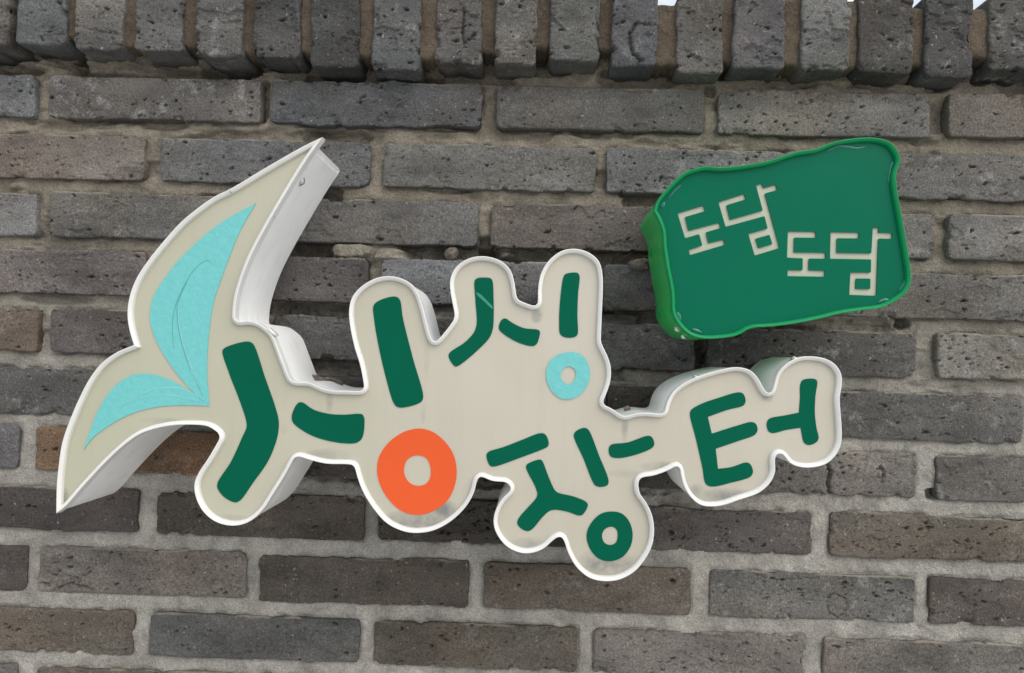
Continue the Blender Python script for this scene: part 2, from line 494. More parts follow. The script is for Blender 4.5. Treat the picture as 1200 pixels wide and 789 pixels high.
def tint(r, g, b, sat=.55):
    L = [lin(c) for c in (r, g, b)]; m = sum(L)/3
    return tuple(GAIN*(m+(c-m)*sat)*k for c, k in zip(L, (1.02, 1.0, .965)))+(1,)
sd_i = 10
for ri, (nm, top, bot, bricks) in enumerate(ROWS):
    zt, zb = zline(top), zline(bot)
    ym = (top[0][1]+bot[0][1])/2
    for bi, (a, b, cr, cg, cb) in enumerate(bricks):
        rr = random.Random(sd_i)
        # each brick sits at its own measured ends and is laid a touch high or low
        ymid = ym + (a+b)/2*.029
        xa, xb = on_plane(a, ymid)[0], on_plane(b, ymid)[0]
        dz = rr.uniform(-.0007, .0007)
        RECTS.append((xa, xb, zb+dz, zt+dz))
        vis = nm not in 'L' and b > -5 and a < 1205
        crack = []
        if nm == 'G' and a == 827:
            P = [on_plane(*q) for q in ((968, 540), (973, 553), (970, 566), (973, 584))]
            crack.append((P, .0016, .009))
            crack.append(([on_plane(*q) for q in ((1032, 546), (1036, 556), (1034, 566))], .0011, .005))
        if nm == 'A' and a == 316:
            crack.append(([on_plane(*q) for q in ((445, 147), (468, 128), (480, 112))], .0016, .0016))
            crack.append(([on_plane(*q) for q in ((385, 140), (430, 120), (478, 110))], .0012, -.001))
        if nm == 'I' and a == 832:
            crack.append(([on_plane(*q) for q in ((970, 700), (980, 697), (992, 703), (993, 716), (983, 726), (972, 718), (969, 706))], .0009, .003))
            crack.append(([on_plane(*q) for q in ((833, 672), (870, 668), (905, 680), (960, 678))], .0010, .002))
        if nm == 'I' and a == 45:
            crack.append(([on_plane(*q) for q in ((62, 692), (80, 684), (98, 688), (108, 692))], .0014, .005))
        me = brick_mesh(xa, xb, zb+dz, zt+dz, rr.uniform(-.0016, .0014), .05, sd_i,
                        res=.00112 if vis else .005, pits=rr.choice((22, 40, 60, 85, 120)) if vis else 8, crack=crack or None, R0=rr.choice((.0018, .0022, .0028)), rough=rr.uniform(.7, 1.5), wob=rr.uniform(.6, 1.8))
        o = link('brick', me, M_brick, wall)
        vv = rr.uniform(-11, 10)
        o.color = tint(cr+vv, cg+vv, cb+vv)
        if nm == 'G' and a == 827: tag(o, 'grey brick split by a vertical crack')
        if nm == 'A' and a == 316: tag(o, 'blue grey brick with a pale slanting scuff')
        if nm == 'G' and a == 41: tag(o, 'brown fired brick, warmer than its grey neighbours')
        sd_i += 1

# rowlock coping: header faces stand proud of the wall
COP_Y = -.026
COP = [(-67, -15, 57, 90, 92, 95), (-52+5-20, 5, 52, 0, 0, 0), (19, 72, 53, 94, 97, 100), (89, 141, 60, 104, 104, 104), (159, 211, 62, 92, 93, 94), (231, 282, 67, 100, 100, 99),
       (299, 349, 71, 82, 82, 84), (366, 419, 80, 78, 79, 81), (439, 490, 84, 84, 86, 88), (512, 563, 76, 88, 87, 87), (582, 628, 80, 92, 91, 89), (646, 701, 74, 96, 97, 96),
       (719, 769, 80, 84, 86, 91), (795, 846, 86, 94, 92, 90), (861, 918, 81, 90, 89, 93), (942, 996, 84, 96, 98, 99), (1009, 1070, 84, 82, 80, 78), (1087, 1139, 90, 78, 78, 79),
       (1163, 1216, 84, 84, 84, 83), (1234, 1286, 92, 88, 88, 90), (1304, 1356, 94, 88, 88, 90)]
ZTOP = zline([(1110, -5), (900, -10)], COP_Y)
rng2 = random.Random(5)
ZC = []
for a, b, yb, cr, cg, cb in COP:
    if cr == 0: a, b, cr, cg, cb = -48, 4, 98, 96, 93
    zb = on_plane((a+b)/2, yb-1, COP_Y)[1]
    xa, xb = on_plane(a-2.2, 40, COP_Y)[0], on_plane(b+2.2, 40, COP_Y)[0]
    vis = b > -5 and a < 1205
    crack = None
    if a == 719:
        crack = [([on_plane(*q, COP_Y) for q in ((745, 28), (737, 42), (741, 62), (752, 72))], .0016, .006), ([on_plane(*q, COP_Y) for q in ((745, 28), (762, 30))], .0012, .004)]
    if a == 512:
        crack = [([on_plane(*q, COP_Y) for q in ((544, 12), (541, 32), (543, 50), (556, 38))], .0015, .006)]
    me = brick_mesh(xa, xb, zb, ZTOP+.003+rng2.uniform(-.001, .003), COP_Y+rng2.uniform(-.003, .002), .24, sd_i, res=.0011 if vis else .005,
                    rough=2.0, pits=28 if vis else 5, R0=.0032, crack=crack, wob=1.7)
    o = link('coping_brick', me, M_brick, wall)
    o.color = tint(*[82+(c-90)*1.5 for c in (cr, cg, cb)])
    sd_i += 1

# mortar between the courses: one displaced sheet with raked and missing stretches
VOIDS = [  # px, py, half width, half height, depth mm
 (392, 157, 42, 9, 14), (385, 226, 16, 10, 14), (355, 291, 34, 10, 20), (525, 296, 60, 11, 22), (690, 302, 105, 11, 22), (372, 364, 72, 10, 20),
 (740, 372, 60, 11, 18), (385, 433, 50, 11, 16), (752, 438, 42, 11, 16), (822, 410, 7, 30, 24), (755, 232, 26, 9, 14), (568, 290, 9, 14, 20),
 (88, 72, 9, 12, 22), (205, 74, 20, 9, 8), (250, 84, 30, 10, 20), (280, 78, 22, 10, 18), (385, 88, 34, 8, 14), (480, 92, 40, 9, 16), (835, 104, 7, 8, 14), (308, 115, 5, 26, 12),
 (985, 380, 70, 7, 10), (1062, 372, 9, 12, 16), (900, 386, 60, 7, 12), (700, 570, 90, 10, 7), (500, 560, 120, 12, 8), (600, 500, 200, 12, 8), (240, 486, 60, 10, 6), (800, 590, 30, 8, 6),
 (1095, 580, 7, 6, 10), (895, 110, 12, 5, 8), (0, 63, 30, 6, 6)]
RUBBLE = [(410, 293, 26, 8, -9), (458, 298, 22, 7, -9), (760, 440, 30, 9, -7), (730, 374, 24, 8, -8), (1028, 372, 22, 8, -5), (20, 72, 40, 6, -8), (130, 76, 60, 7, -9)]
def mortar_sheet():
    x0, _ = on_plane(-150, 400); x1, _ = on_plane(1350, 400)
    zt = on_plane(600, 66)[1]+.012; zb = on_plane(600, 950)[1]
    st = .0016
    xs = np.arange(x0, x1, st); zs = np.arange(zb, zt, st)
    X, Z = np.meshgrid(xs, zs, indexing='ij')
    up = sstep(-.09, .02, Z + .04*fbm(X*5, Z*5, 71, 3))
    Y = .0038 + up*(.0045 + .0075*sstep(.05, .45, fbm(X*11, Z*34, 61, 4, .6)))
    # the bed under the coping is raked out deeper, ragged ridges left standing in it
    bz = on_plane(0, 76)[1]; 
    slope = (zline(ROWS[0][1])-bz)
    ztA = zline(ROWS[0][1])
    bed = sstep(ztA+.002, ztA+.006, Z)
    Y = Y + bed*(.013 - .012*sstep(.0, .3, fbm(X*16, Z*50, 91, 4)))
    Y = Y + .0014*fbm(X*30, Z*45, 3, 4) + .0014*fbm(X*120, Z*140, 5, 4, .7) + up*.0016*fbm(X*60, Z*80, 8, 4, .6)
    # tooled slightly hollow: the joint centre lies further in than its edges
    for lst, sg in ((VOIDS, 1), (RUBBLE, 1)):
        for px, py, hw, hh, dmm in lst:
            cx, cz = on_plane(px, py)
            dx = (X-cx)*1033/hw; dz = (Z-cz)*1033/hh
            d = np.sqrt(dx**4+dz**4)**.5 + .28*fbm(X*90, Z*110, 31, 3)
            m = 1-sstep(.8, 1.12, d)
            Y = Y + m*dmm*.001*(1+.25*fbm(X*150, Z*150, 44, 3))
    # shallow groove where the mortar has shrunk from the bricks
    for xa, xb, za, zb_ in RECTS:
        m = .004
        i0, i1 = np.searchsorted(xs, (xa-m, xb+m)); j0, j1 = np.searchsorted(zs, (za-m, zb_+m))
        if i1 > i0 and j1 > j0:
            XX = X[i0:i1, j0:j1]; ZZ = Z[i0:i1, j0:j1]
            d = np.hypot(np.maximum(np.maximum(xa-XX, XX-xb), 0), np.maximum(np.maximum(za-ZZ, ZZ-zb_), 0))
            Y[i0:i1, j0:j1] += .0022*(1-np.clip(d/m, 0, 1))**1.5*(.6+.8*vnoise(XX*70, ZZ*70, 77))
    # no mortar face inside the bricks themselves
    for xa, xb, za, zb_ in RECTS:
        i0, i1 = np.searchsorted(xs, (xa, xb)); j0, j1 = np.searchsorted(zs, (za, zb_))
        if i1 > i0 and j1 > j0:
            e = np.minimum(np.minimum(X[i0:i1, j0:j1]-xa, xb-X[i0:i1, j0:j1]), np.minimum(Z[i0:i1, j0:j1]-za, zb_-Z[i0:i1, j0:j1]))
            pass
            Y[i0:i1, j0:j1] = np.maximum(Y[i0:i1, j0:j1], Y[i0:i1, j0:j1]+.016*sstep(.0028, .0048, e))
    nx, nz = X.shape
    V = np.stack([X, Y, Z], -1).reshape(-1, 3)
    idx = np.arange(nx*nz).reshape(nx, nz)
    f = np.stack([idx[:-1, :-1], idx[1:, :-1], idx[1:, 1:], idx[:-1, 1:]], -1).reshape(-1, 4)
    me = bpy.data.meshes.new('mortar')
    me.vertices.add(len(V)); me.vertices.foreach_set('co', V.ravel())
    me.loops.add(f.size); me.loops.foreach_set('vertex_index', f.ravel())
    me.polygons.add(len(f)); me.polygons.foreach_set('loop_start', np.arange(len(f))*4); me.polygons.foreach_set('loop_total', np.full(len(f), 4))
    me.update(calc_edges=True)
    return me
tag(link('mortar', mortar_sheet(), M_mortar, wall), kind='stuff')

# mortar between the coping bricks: ragged lower ends, tops a little below the bricks
def cop_mortar(xa, xb, zb, zt, y, seed):
    nx, nz, ny = 16, 48, 5
    V = []; idx = {}
    us = np.linspace(0, 1, nx); vs = np.linspace(0, 1, nz)
    U, W = np.meshgrid(us, vs, indexing='ij')
    low = zb + .0035*fbm(U*5+seed, U*0+seed, seed, 3)
    top = zt + .0012*fbm(U*4+seed, U*0-seed, seed+2, 3)
    Z = low+(top-low)*W; X = xa+(xb-xa)*U
    e = np.minimum(W*(zt-zb), (1-W)*(zt-zb))
    Y = y + .0014*fbm(X*60, Z*60, seed, 4)+.0008*fbm(X*250, Z*250, seed+1, 3) + .004*(1-np.clip(e/.004, 0, 1))**2
    P = np.stack([X, Y, Z], -1)
    verts = P.reshape(-1, 3).tolist(); ix = np.arange(nx*nz).reshape(nx, nz)
    faces = [(int(ix[i, j]), int(ix[i+1, j]), int(ix[i+1, j+1]), int(ix[i, j+1])) for i in range(nx-1) for j in range(nz-1)]
    loop = list(ix[:, 0])+list(ix[-1, 1:])+list(ix[-2::-1, -1])+list(ix[0, -2:0:-1])
    prev = [int(k) for k in loop]
    for dep in (.006, .016, .23):
        o = len(verts); cur = []
        for k, v in enumerate(loop):
            q = verts[int(v)]
            verts.append([q[0], y+dep, q[2]+.0012*math.sin(k*1.7+dep*900)*(dep < .1)]); cur.append(o+k)
        n = len(cur)
        faces += [(prev[k], cur[k], cur[(k+1) % n], prev[(k+1) % n]) for k in range(n)]
        prev = cur
    faces.append(tuple(prev))
    return mesh('coping_mortar', verts, faces)
cs = sorted([(-48, 4, 52) if c[3] == 0 else c[:3] for c in COP if not (c[0] == -67)])
for k in range(len(cs)-1):
    (a0, b0, y0), (a1, b1, y1) = cs[k], cs[k+1]
    xa, xb = on_plane(b0-4, 40, COP_Y)[0], on_plane(a1+4, 40, COP_Y)[0]
    zb = on_plane((b0+a1)/2, min(y0, y1)-6-rng2.uniform(0, 14), COP_Y)[1]
    link('coping_joint', cop_mortar(xa, xb, zb, ZTOP-({769: .0110, 1070: .0100, 1139: .009, 918: .003, 996: .003}.get(b0, .002))-rng2.uniform(-.001, .001), COP_Y+.008, 50+k), M_copmortar, wall)

# the masonry behind the face, down to the ground
def box(x0, x1, y0, y1, z0, z1):
    v = [(x, y, z) for x in (x0, x1) for y in (y0, y1) for z in (z0, z1)]
    return mesh('box', v, [(0, 1, 3, 2), (4, 6, 7, 5), (0, 4, 5, 1), (2, 3, 7, 6), (0, 2, 6, 4), (1, 5, 7, 3)])
xl = on_plane(-150, 400)[0]; xr = on_plane(1350, 400)[0]
zlow = on_plane(600, 950)[1]
link('wall_core', box(xl, xr, .046, .21, -1.5, ZTOP-.070), M_copmortar, wall, smooth=False)
link('wall_base', box(xl, xr, .0, .046, -1.5, zlow), M_mortar, wall, smooth=False)
g = link('ground', mesh('ground', [(-30, -30, -1.5), (30, -30, -1.5), (30, 30, -1.5), (-30, 30, -1.5)], [(0, 1, 2, 3)]), M_ground, smooth=False)
tag(g, kind='structure')

# ------------------------------------------------------------------ outlines
def curve_pts(pts, step=2.0, smooth=3):
    """closed centripetal spline through measured points; a third element marks a corner"""
    n = len(pts)
    P = [np.array(p[:2], float) for p in pts]
    corner = [len(p) > 2 for p in pts]
    out = []; fix = []
    for i in range(n):
        p1, p2 = P[i], P[(i+1) % n]
        p0 = P[i-1] if not corner[i] else p1-(p2-p1)
        p3 = P[(i+2) % n] if not corner[(i+1) % n] else p2+(p2-p1)
        t0 = 0; t1 = t0+max(np.linalg.norm(p1-p0), 1e-6)**.5; t2 = t1+max(np.linalg.norm(p2-p1), 1e-6)**.5; t3 = t2+max(np.linalg.norm(p3-p2), 1e-6)**.5
        m = max(1, int(round(np.linalg.norm(p2-p1)/step)))
        for k in range(m):
            t = t1+(t2-t1)*k/m
            a1 = (t1-t)/(t1-t0)*p0+(t-t0)/(t1-t0)*p1
            a2 = (t2-t)/(t2-t1)*p1+(t-t1)/(t2-t1)*p2
            a3 = (t3-t)/(t3-t2)*p2+(t-t2)/(t3-t2)*p3
            b1 = (t2-t)/(t2-t0)*a1+(t-t0)/(t2-t0)*a2
            b2 = (t3-t)/(t3-t1)*a2+(t-t1)/(t3-t1)*a3
            out.append((t2-t)/(t2-t1)*b1+(t-t1)/(t2-t1)*b2)
            fix.append(k == 0 and corner[i])
    out = np.array(out); fix = np.array(fix)
    for _ in range(smooth):
        sm = .25*np.roll(out, 1, 0)+.5*out+.25*np.roll(out, -1, 0)
        out = np.where(fix[:, None], out, sm)
    return out

def loop_on(pts, y, step=2.0, smooth=3):
    return np.array([on_plane(p[0], p[1], y) for p in curve_pts(pts, step, smooth)])

def area(L):
    x, z = L[:, 0], L[:, 1]
    return .5*np.sum(x*np.roll(z, -1)-np.roll(x, -1)*z)

def inset(L, d):
    """offset a closed loop inwards by d keeping the vertex count; crossings collapse to a mitre"""
    if abs(d) < 1e-9: return L.copy()
    s = 1 if area(L) > 0 else -1
    t = np.roll(L, -1, 0)-L
    t /= np.maximum(np.linalg.norm(t, axis=1, keepdims=True), 1e-9)
    nrm = np.stack([-t[:, 1], t[:, 0]], 1)*s
    nv = nrm+np.roll(nrm, 1, 0)
    nv /= np.maximum(np.linalg.norm(nv, axis=1, keepdims=True), 1e-6)
    c = np.clip(np.sum(nv*nrm, 1), .25, 1)
    Q = L+nv*d/c[:, None]
    A = L; B = np.roll(L, -1, 0); AB = B-A; ll = np.sum(AB*AB, 1)
    ok = np.ones(len(L), bool)
    for i, q in enumerate(Q):
        tt = np.clip(np.sum((q-A)*AB, 1)/np.maximum(ll, 1e-12), 0, 1)
        dm = np.min(np.linalg.norm(q-(A+AB*tt[:, None]), axis=1))
        if dm < d*.97: ok[i] = False
    n = len(L)
    if ok.all() or not ok.any(): return Q
    st = int(np.argmax(ok)); i = 0
    while i < n:
        k = (st+i) % n
        if not ok[k]:
            j = i
            while not ok[(st+j) % n]: j += 1
            a1 = Q[(st+i-1) % n]; a0 = Q[(st+i-2) % n]; b1 = Q[(st+j) % n]; b0 = Q[(st+j+1) % n]
            da = a1-a0; db = b1-b0
            det = da[0]*(-db[1])+db[0]*da[1]
            mid = (a1+b1)/2
            if abs(det) > 1e-12:
                r = b1-a1
                u = (r[0]*(-db[1])+db[0]*r[1])/det
                X = a1+da*u
                tt = np.clip(np.sum((X-A)*AB, 1)/np.maximum(ll, 1e-12), 0, 1)
                dX = np.min(np.linalg.norm(X-(A+AB*tt[:, None]), axis=1))
                if .85*d < dX < 1.2*d and np.linalg.norm(X-L[(st+i) % n]) < 8*d+.002: mid = X
            for m in range(i, j): Q[(st+m) % n] = mid
            i = j
        else: i += 1
    return Q

def strip(loops):
    """loops: list of (Nx2 array, y) joined by quads"""
    V = []; F = []; n = len(loops[0][0])
    for L, y in loops: V += [(p[0], y, p[1]) for p in L]
    for a in range(len(loops)-1):
        for k in range(n):
            k2 = (k+1) % n
            F.append((a*n+k, a*n+k2, (a+1)*n+k2, (a+1)*n+k))
    me = mesh('strip', V, F)
    bm = bmesh.new(); bm.from_mesh(me)
    bmesh.ops.remove_doubles(bm, verts=bm.verts, dist=1e-6)
    bmesh.ops.recalc_face_normals(bm, faces=bm.faces)
    bm.to_mesh(me); bm.free()
    me.set_sharp_from_angle(angle=math.radians(28))
    return me

def clean(L):
    keep = [L[0]]
    for p in L[1:]:
        if np.linalg.norm(p-keep[-1]) > 1e-5: keep.append(p)
    if np.linalg.norm(keep[0]-keep[-1]) < 1e-5: keep.pop()
    return np.array(keep)

def plate(L, y0, y1, holes=(), bev=0.0):
    """flat plate, front at y0 and back at y1 (y1 > y0), optional holes and a small edge bevel"""
    Ls = [clean(L)]+[clean(h) for h in holes]
    polys = [[Vector((p[0], p[1], 0)) for p in q] for q in Ls]
    tris = tessellate_polygon(polys)
    allp = [p for q in Ls for p in q]; n = len(allp)
    V = [(p[0], y0, p[1]) for p in allp]
    F = [tuple(t) for t in tris]
    o = 0
    V += [(p[0], y1, p[1]) for p in allp]
    for q in Ls:
        m = len(q)
        for k in range(m):
            F.append((o+k, o+(k+1) % m, n+o+(k+1) % m, n+o+k))
        o += m
    me = mesh('plate', V, F)
    bm = bmesh.new(); bm.from_mesh(me)
    bmesh.ops.recalc_face_normals(bm, faces=bm.faces)
    # open-backed plates: make sure that the front looks at -y
    fr = [f for f in bm.faces if all(abs(v.co.y-y0) < 1e-7 for v in f.verts)]
    if fr and sum(f.normal.y*f.calc_area() for f in fr) > 0: bmesh.ops.reverse_faces(bm, faces=bm.faces)
    bm.to_mesh(me); bm.free()
    return me

def add_screw(parent, loc, nrm, r=.0028):
    nrm = Vector(nrm).normalized()
    bm = bmesh.new()
    prof = [(1.55, 0), (1.55, .25), (1.0, .3), (.92, .62), (.6, .9), (.25, 1.0), (.18, .75), (0, .75)]
    prev = None; q = nrm.to_track_quat('Z', 'Y')
    for rr_, h in prof:
        ring = [bm.verts.new(Vector(loc)+q @ Vector((rr_*r*math.cos(a*math.pi/9), rr_*r*math.sin(a*math.pi/9), h*r))) for a in range(18)] if rr_ else [bm.verts.new(Vector(loc)+q @ Vector((0, 0, h*r)))]
        if prev:
            if len(ring) == 18:
                for k in range(18): bm.faces.new((prev[k], prev[(k+1) % 18], ring[(k+1) % 18], ring[k]))
            else:
                for k in range(18): bm.faces.new((prev[k], prev[(k+1) % 18], ring[0]))
        prev = ring
    bmesh.ops.recalc_face_normals(bm, faces=bm.faces)
    me = bpy.data.meshes.new('screw'); bm.to_mesh(me); bm.free()
    return link('screw', me, M_steel, parent)

# main sign outline (front edge of the white trim), from the sail's top tip down its left side
MAIN = [(378, 160.5, 1), (356, 171), (312, 196), (272, 220), (250, 231), (230, 245), (212, 260), (192, 282), (172, 307), (159, 327.5), (151.5, 348), (149, 368), (151.2, 386), (156.5, 404.5, 1),
 (136, 413.2), (118.5, 426), (104.5, 444), (92, 468), (81.7, 492), (72.5, 519), (68.5, 545), (66.3, 567), (65.5, 602, 1),
 (75.5, 594.5), (95.6, 571.7), (123.5, 541.8), (146, 521), (164, 508.8), (184, 502), (207, 498.3), (237.6, 498.7), (245, 500.5), (256, 508.5), (257.5, 513), (255.5, 517), (242.8, 538.7), (232.7, 554), (227.6, 566.6), (228.9, 581.8), (237.7, 599.6), (253, 612), (273.2, 616.5),
 (291, 612.2), (306.2, 599.6), (321.4, 576.7), (334, 556.5), (345, 537), (349, 535.2), (362, 539), (382, 543.6), (413, 545.3), (415.5, 548), (417.7, 556.5), (425.3, 576.7), (438, 597), (453.2, 613.5), (471, 622.4), (486.2, 625),
 (506.5, 622.4), (526.7, 612.2), (544.5, 595.8), (554.6, 579.3), (559.7, 561.5), (563, 558.8), (577, 564), (592, 565.3), (596, 567.5), (599, 573), (597, 576.5), (587.9, 585.6), (580.3, 599.6), (578.2, 612.2), (581.5, 624.9), (593, 640), (608, 647.7), (620.8, 648.7),
 (636, 643.9), (648.7, 633), (654.3, 629.3), (658.4, 629.8), (661.4, 635), (665.3, 647), (675.5, 664.8), (690.7, 677.4), (708.4, 681.5), (726.2, 679.5), (744, 669.8), (756.6, 654.6), (764.2, 639.4), (766.7, 621.7), (764.2, 603.9), (757.9, 590), (749.5, 577.5), (748.6, 564), (751, 560.5),
 (766.7, 557.4), (782, 552), (793.5, 546.5), (796.5, 548.5), (798.4, 558.3), (802.2, 571), (810.3, 583.7), (821, 592), (833, 594), (847, 592.5), (865.6, 586.3), (890, 577.5), (903.7, 564.8), (908.7, 552), (908.2, 539.4), (909.8, 533), (914, 531.2), (918, 533), (926.5, 543.2), (939, 547.8), (954.3, 547.8),
 (969.5, 543.2), (981, 531.8), (986, 519), (986.8, 506.5), (985.3, 483.7), (984.3, 465.9), (986.8, 450.7), (986, 438), (978.4, 426.6), (967, 420.3), (951.8, 417.7), (936.6, 419), (921.4, 426.6), (911.3, 438), (907.5, 450.7), (905, 458.8), (902, 461), (898.6, 460.3), (894.8, 454.5),
 (888.4, 443), (879.6, 434.2), (865, 430.4), (847, 433), (816.7, 441.8), (799, 450.7), (787.6, 460.8), (781.3, 473.5), (778.5, 483.5), (775, 485), (755.9, 483.7), (745, 484.5), (732, 488), (728, 486.5), (717.9, 479.5), (708, 474.5), (706.8, 471), (709.5, 464), (715.0, 448), (716, 432), (712.8, 419.6), (704.4, 401),
 (704.2, 396), (705.2, 371.4), (706, 320.7), (701.4, 305.5), (688.7, 295.3), (673.5, 291.5), (658.3, 294), (643, 305.5), (634, 320.7), (630.6, 338.4), (630.2, 355.5), (627.5, 358.5), (615.2, 355), (607, 351), (605, 346), (602.7, 330.8), (597.6, 315.6), (586.2, 305.5), (568.4, 300.4), (550.7, 302.4),
 (535.5, 311.8), (527.9, 325.8), (527.4, 338.4), (530.4, 356.2), (532.8, 370.5), (531.5, 375), (512.5, 399), (509, 401), (506, 398), (501.4, 383.7), (496.3, 363.4), (488.7, 341.8), (478.6, 330.4), (460.8, 324), (443, 325.3), (425.3, 334.2), (412.7, 348), (408.9, 363.4), (410, 381), (415.2, 406.5), (421.5, 426.7), (425.6, 447),
 (426.3, 455), (423.5, 457.8), (404, 458), (387, 457.5), (376, 454.5), (361.8, 448.2), (345, 447.5), (340.5, 445), (331.4, 423.8), (323.8, 403.5), (318.7, 392), (311, 384.5), (301, 378), (288.3, 375.8), (278.5, 376.8), (275.4, 374), (275.2, 365), (278, 345),
 (290.8, 307), (308.6, 271.7), (336.5, 223.5), (356.7, 190.6)]

GREEN = [(766.6, 247.6, 1), (769, 237.5), (780.6, 222), (800.8, 203), (813.5, 197.7), (826, 195), (846.5, 196), (871.8, 193.4), (902, 188), (922, 181.2), (937, 177), (955.8, 174.4), (976, 166.5), (1001.4, 162), (1020, 161), (1033, 162.5), (1044.5, 167), (1053, 178), (1055.8, 188), (1053, 197), (1050.5, 205), (1052, 223.5),
 (1058.4, 259), (1064.8, 297), (1068, 320), (1067.5, 332), (1062, 343), (1050, 352.5), (1034.3, 360.3), (1009, 364), (983.7, 367.9), (963.4, 373), (933, 379.0), (904.8, 382.8), (885, 384), (877, 386), (866, 392.5), (846.5, 396.3), (821, 396.5), (806, 390.7), (793.2, 376.7), (788.2, 364.6), (787.7, 348.9), (786.5, 338),
 (781.8, 313.4), (778, 288), (776.8, 270.3), (771.5, 256)]

def make_sign(name, outline, m_rim, m_ret, label, tip_cut=False, k=1.0, studs=()):
    L = loop_on(outline, FRONT)
    c = L.mean(0)
    root = empty(name, (c[0], BACK, c[1]))
    tag(root, label, 'sign')
    Lr = inset(L, .0009)
    prof = [(L, FRONT+.011), (L, FRONT+.0006), (inset(L, .0003), FRONT+.0001), (inset(L, .0008), FRONT),
            (inset(L, .0034*k), FRONT+.0012), (inset(L, .0043*k), FRONT+.0024), (inset(L, .0047*k), FRONT+.0068)]
    rim = link('trim', strip([(Lr, FRONT+.011)]+prof), m_rim, root)
    ret = strip([(Lr, FRONT+.0095), (Lr, FRONT+.03), (Lr, FRONT+.06), (Lr, BACK), (inset(L, .008), BACK+.0002)])
    if tip_cut:
        # the sheet metal stops short of the sail's sharp top tip
        tipx, tipz = L[0]
        for v in ret.vertices:
            if v.co.y > FRONT+.0094 and math.hypot(v.co.x-tipx, v.co.z-tipz) < .014:
                v.co.x -= .0055; v.co.z -= .0045
    link('return', ret, m_ret, root)
    back = plate(inset(L, .003), BACK+.003, BACK+.005)
    link('back_plate', back, m_ret, root, smooth=False)
    # studs that hold the box off the wall
    for px, py in studs:
        x, z = on_plane(px, py, BACK)
        bm = bmesh.new()
        bmesh.ops.create_cone(bm, cap_ends=True, segments=16, radius1=.005, radius2=.005, depth=-BACK+.012,
                              matrix=Matrix.Translation((x, (BACK+.016)/2, z)) @ Matrix.Rotation(math.pi/2, 4, 'X'))
        me = bpy.data.meshes.new('mounting_stud'); bm.to_mesh(me); bm.free()
        link('mounting_stud', me, M_steel, root)
    return root, L

sign, ML = make_sign('channel_letter_sign', MAIN, M_rim, M_ret, 'large cream and white contour-cut shop sign with green Hangul strokes and turquoise leaves', True, .86, studs=[(300, 480), (470, 430), (640, 400), (700, 560), (860, 510), (210, 330)])
link('face', plate(inset(ML, .0034), FACE, FACE+.003), M_face, sign, smooth=False)

def stroke(name, pts, mat, holes=(), label=None, thick=.0006, sm=2, step=1.6):
    L = loop_on(pts, FACE-thick, step, sm)
    H = [loop_on(h, FACE-thick, step, sm) for h in holes]
    o = link(name, plate(L, FACE-thick, FACE-.00003, H), mat, sign, smooth=False)
    if label: tag(o, label)
    return o

S1 = [(260.4, 411), (262.5, 408.3), (275.6, 403), (291, 400.3), (296, 402.5), (311, 444), (322.5, 477), (326.4, 493), (326.2, 505), (323, 519), (313.8, 541), (296, 566.6), (281.5, 586.5), (276, 589), (263, 583), (254.6, 572), (254.8, 566), (270.7, 541), (283.4, 513.4), (288.8, 501), (288.6, 494), (280.7, 469.4), (268, 436.5)]
S2 = [(341.7, 488), (346.7, 475.3), (350.5, 471.3), (355, 472), (367, 480), (384.8, 485), (402, 486.2), (424.5, 485.6), (426.6, 489), (427, 498), (424.3, 513.6), (418, 519), (402, 519.6), (386, 517), (370, 512.5), (354.3, 504.5), (343, 495)]
S3 = [(437.3, 359), (440, 355), (450, 350), (463.4, 347.6), (468.2, 350.7), (472.2, 373.5), (483.6, 419), (496, 465), (494.2, 470.5), (478.6, 476.8), (466, 477.4), (461.6, 473), (452, 442), (441.8, 396.3), (438.5, 375)]
OO = [(488.7, 502.5), (473.5, 506.3), (455.8, 518.4), (444.4, 535), (441.8, 550), (444.4, 565.3), (454.5, 584.3), (471, 599.2), (488.7, 603.6), (506.5, 599.6), (524.2, 586.9), (533, 569), (535, 548.9), (529.3, 528.6), (514, 510.8), (501.4, 504)]
OI = [(488.7, 533.7), (478.6, 537.5), (473.8, 546.3), (474, 556.5), (480, 566), (490, 569.6), (500, 566.6), (504.2, 559), (504.2, 546.3), (499, 536.5)]
S4 = [(556.3, 328.5), (559, 326), (566, 325.3), (575.5, 326.3), (577.3, 329.6), (578.4, 350), (578.6, 370), (577.5, 386), (573.5, 396), (558.3, 412), (538.5, 428), (534, 430), (527.9, 423.4), (525.4, 416), (528, 412.4), (545.6, 400.5), (556, 388.5), (558.6, 379), (557, 351)]
S5 = [(584.2, 383.5), (587.5, 375.2), (591.5, 373), (601.4, 379), (614, 384.6), (631, 386.6), (632.8, 388.5), (632.3, 394.2), (629, 403.4), (625, 405.8), (609, 402.3), (593.8, 394.2), (585, 386.8)]
S6 = [(660, 325.5), (662, 321.5), (668, 319.8), (677.4, 320), (679.2, 323.2), (677.4, 346), (676.7, 371.4), (676.9, 392), (674, 395), (663, 395.6), (656.6, 392.2), (655.2, 378), (655.4, 366.3), (657.2, 343.5)]
CO = [(667.3, 412.7), (652, 417), (642.3, 427.2), (640, 439.8), (644.5, 455), (654.6, 465.7), (666, 468.2), (680, 462.6), (688.8, 450), (691.4, 434.8), (686.3, 420.8), (677.4, 414)]
CI = [(666, 429.2), (659, 433.5), (657.2, 442.4), (661.7, 449), (668.6, 450.2), (674.2, 443.6), (675, 436), (671.5, 431)]
Z1 = [(570, 532.5), (572, 529.8), (590, 524), (610.7, 516), (632, 507.9), (637.5, 508), (640.5, 511), (643.2, 519), (642.3, 523.2), (638.6, 525.5), (610.7, 536.2), (580, 546.8), (575, 546.7), (571.8, 542)]
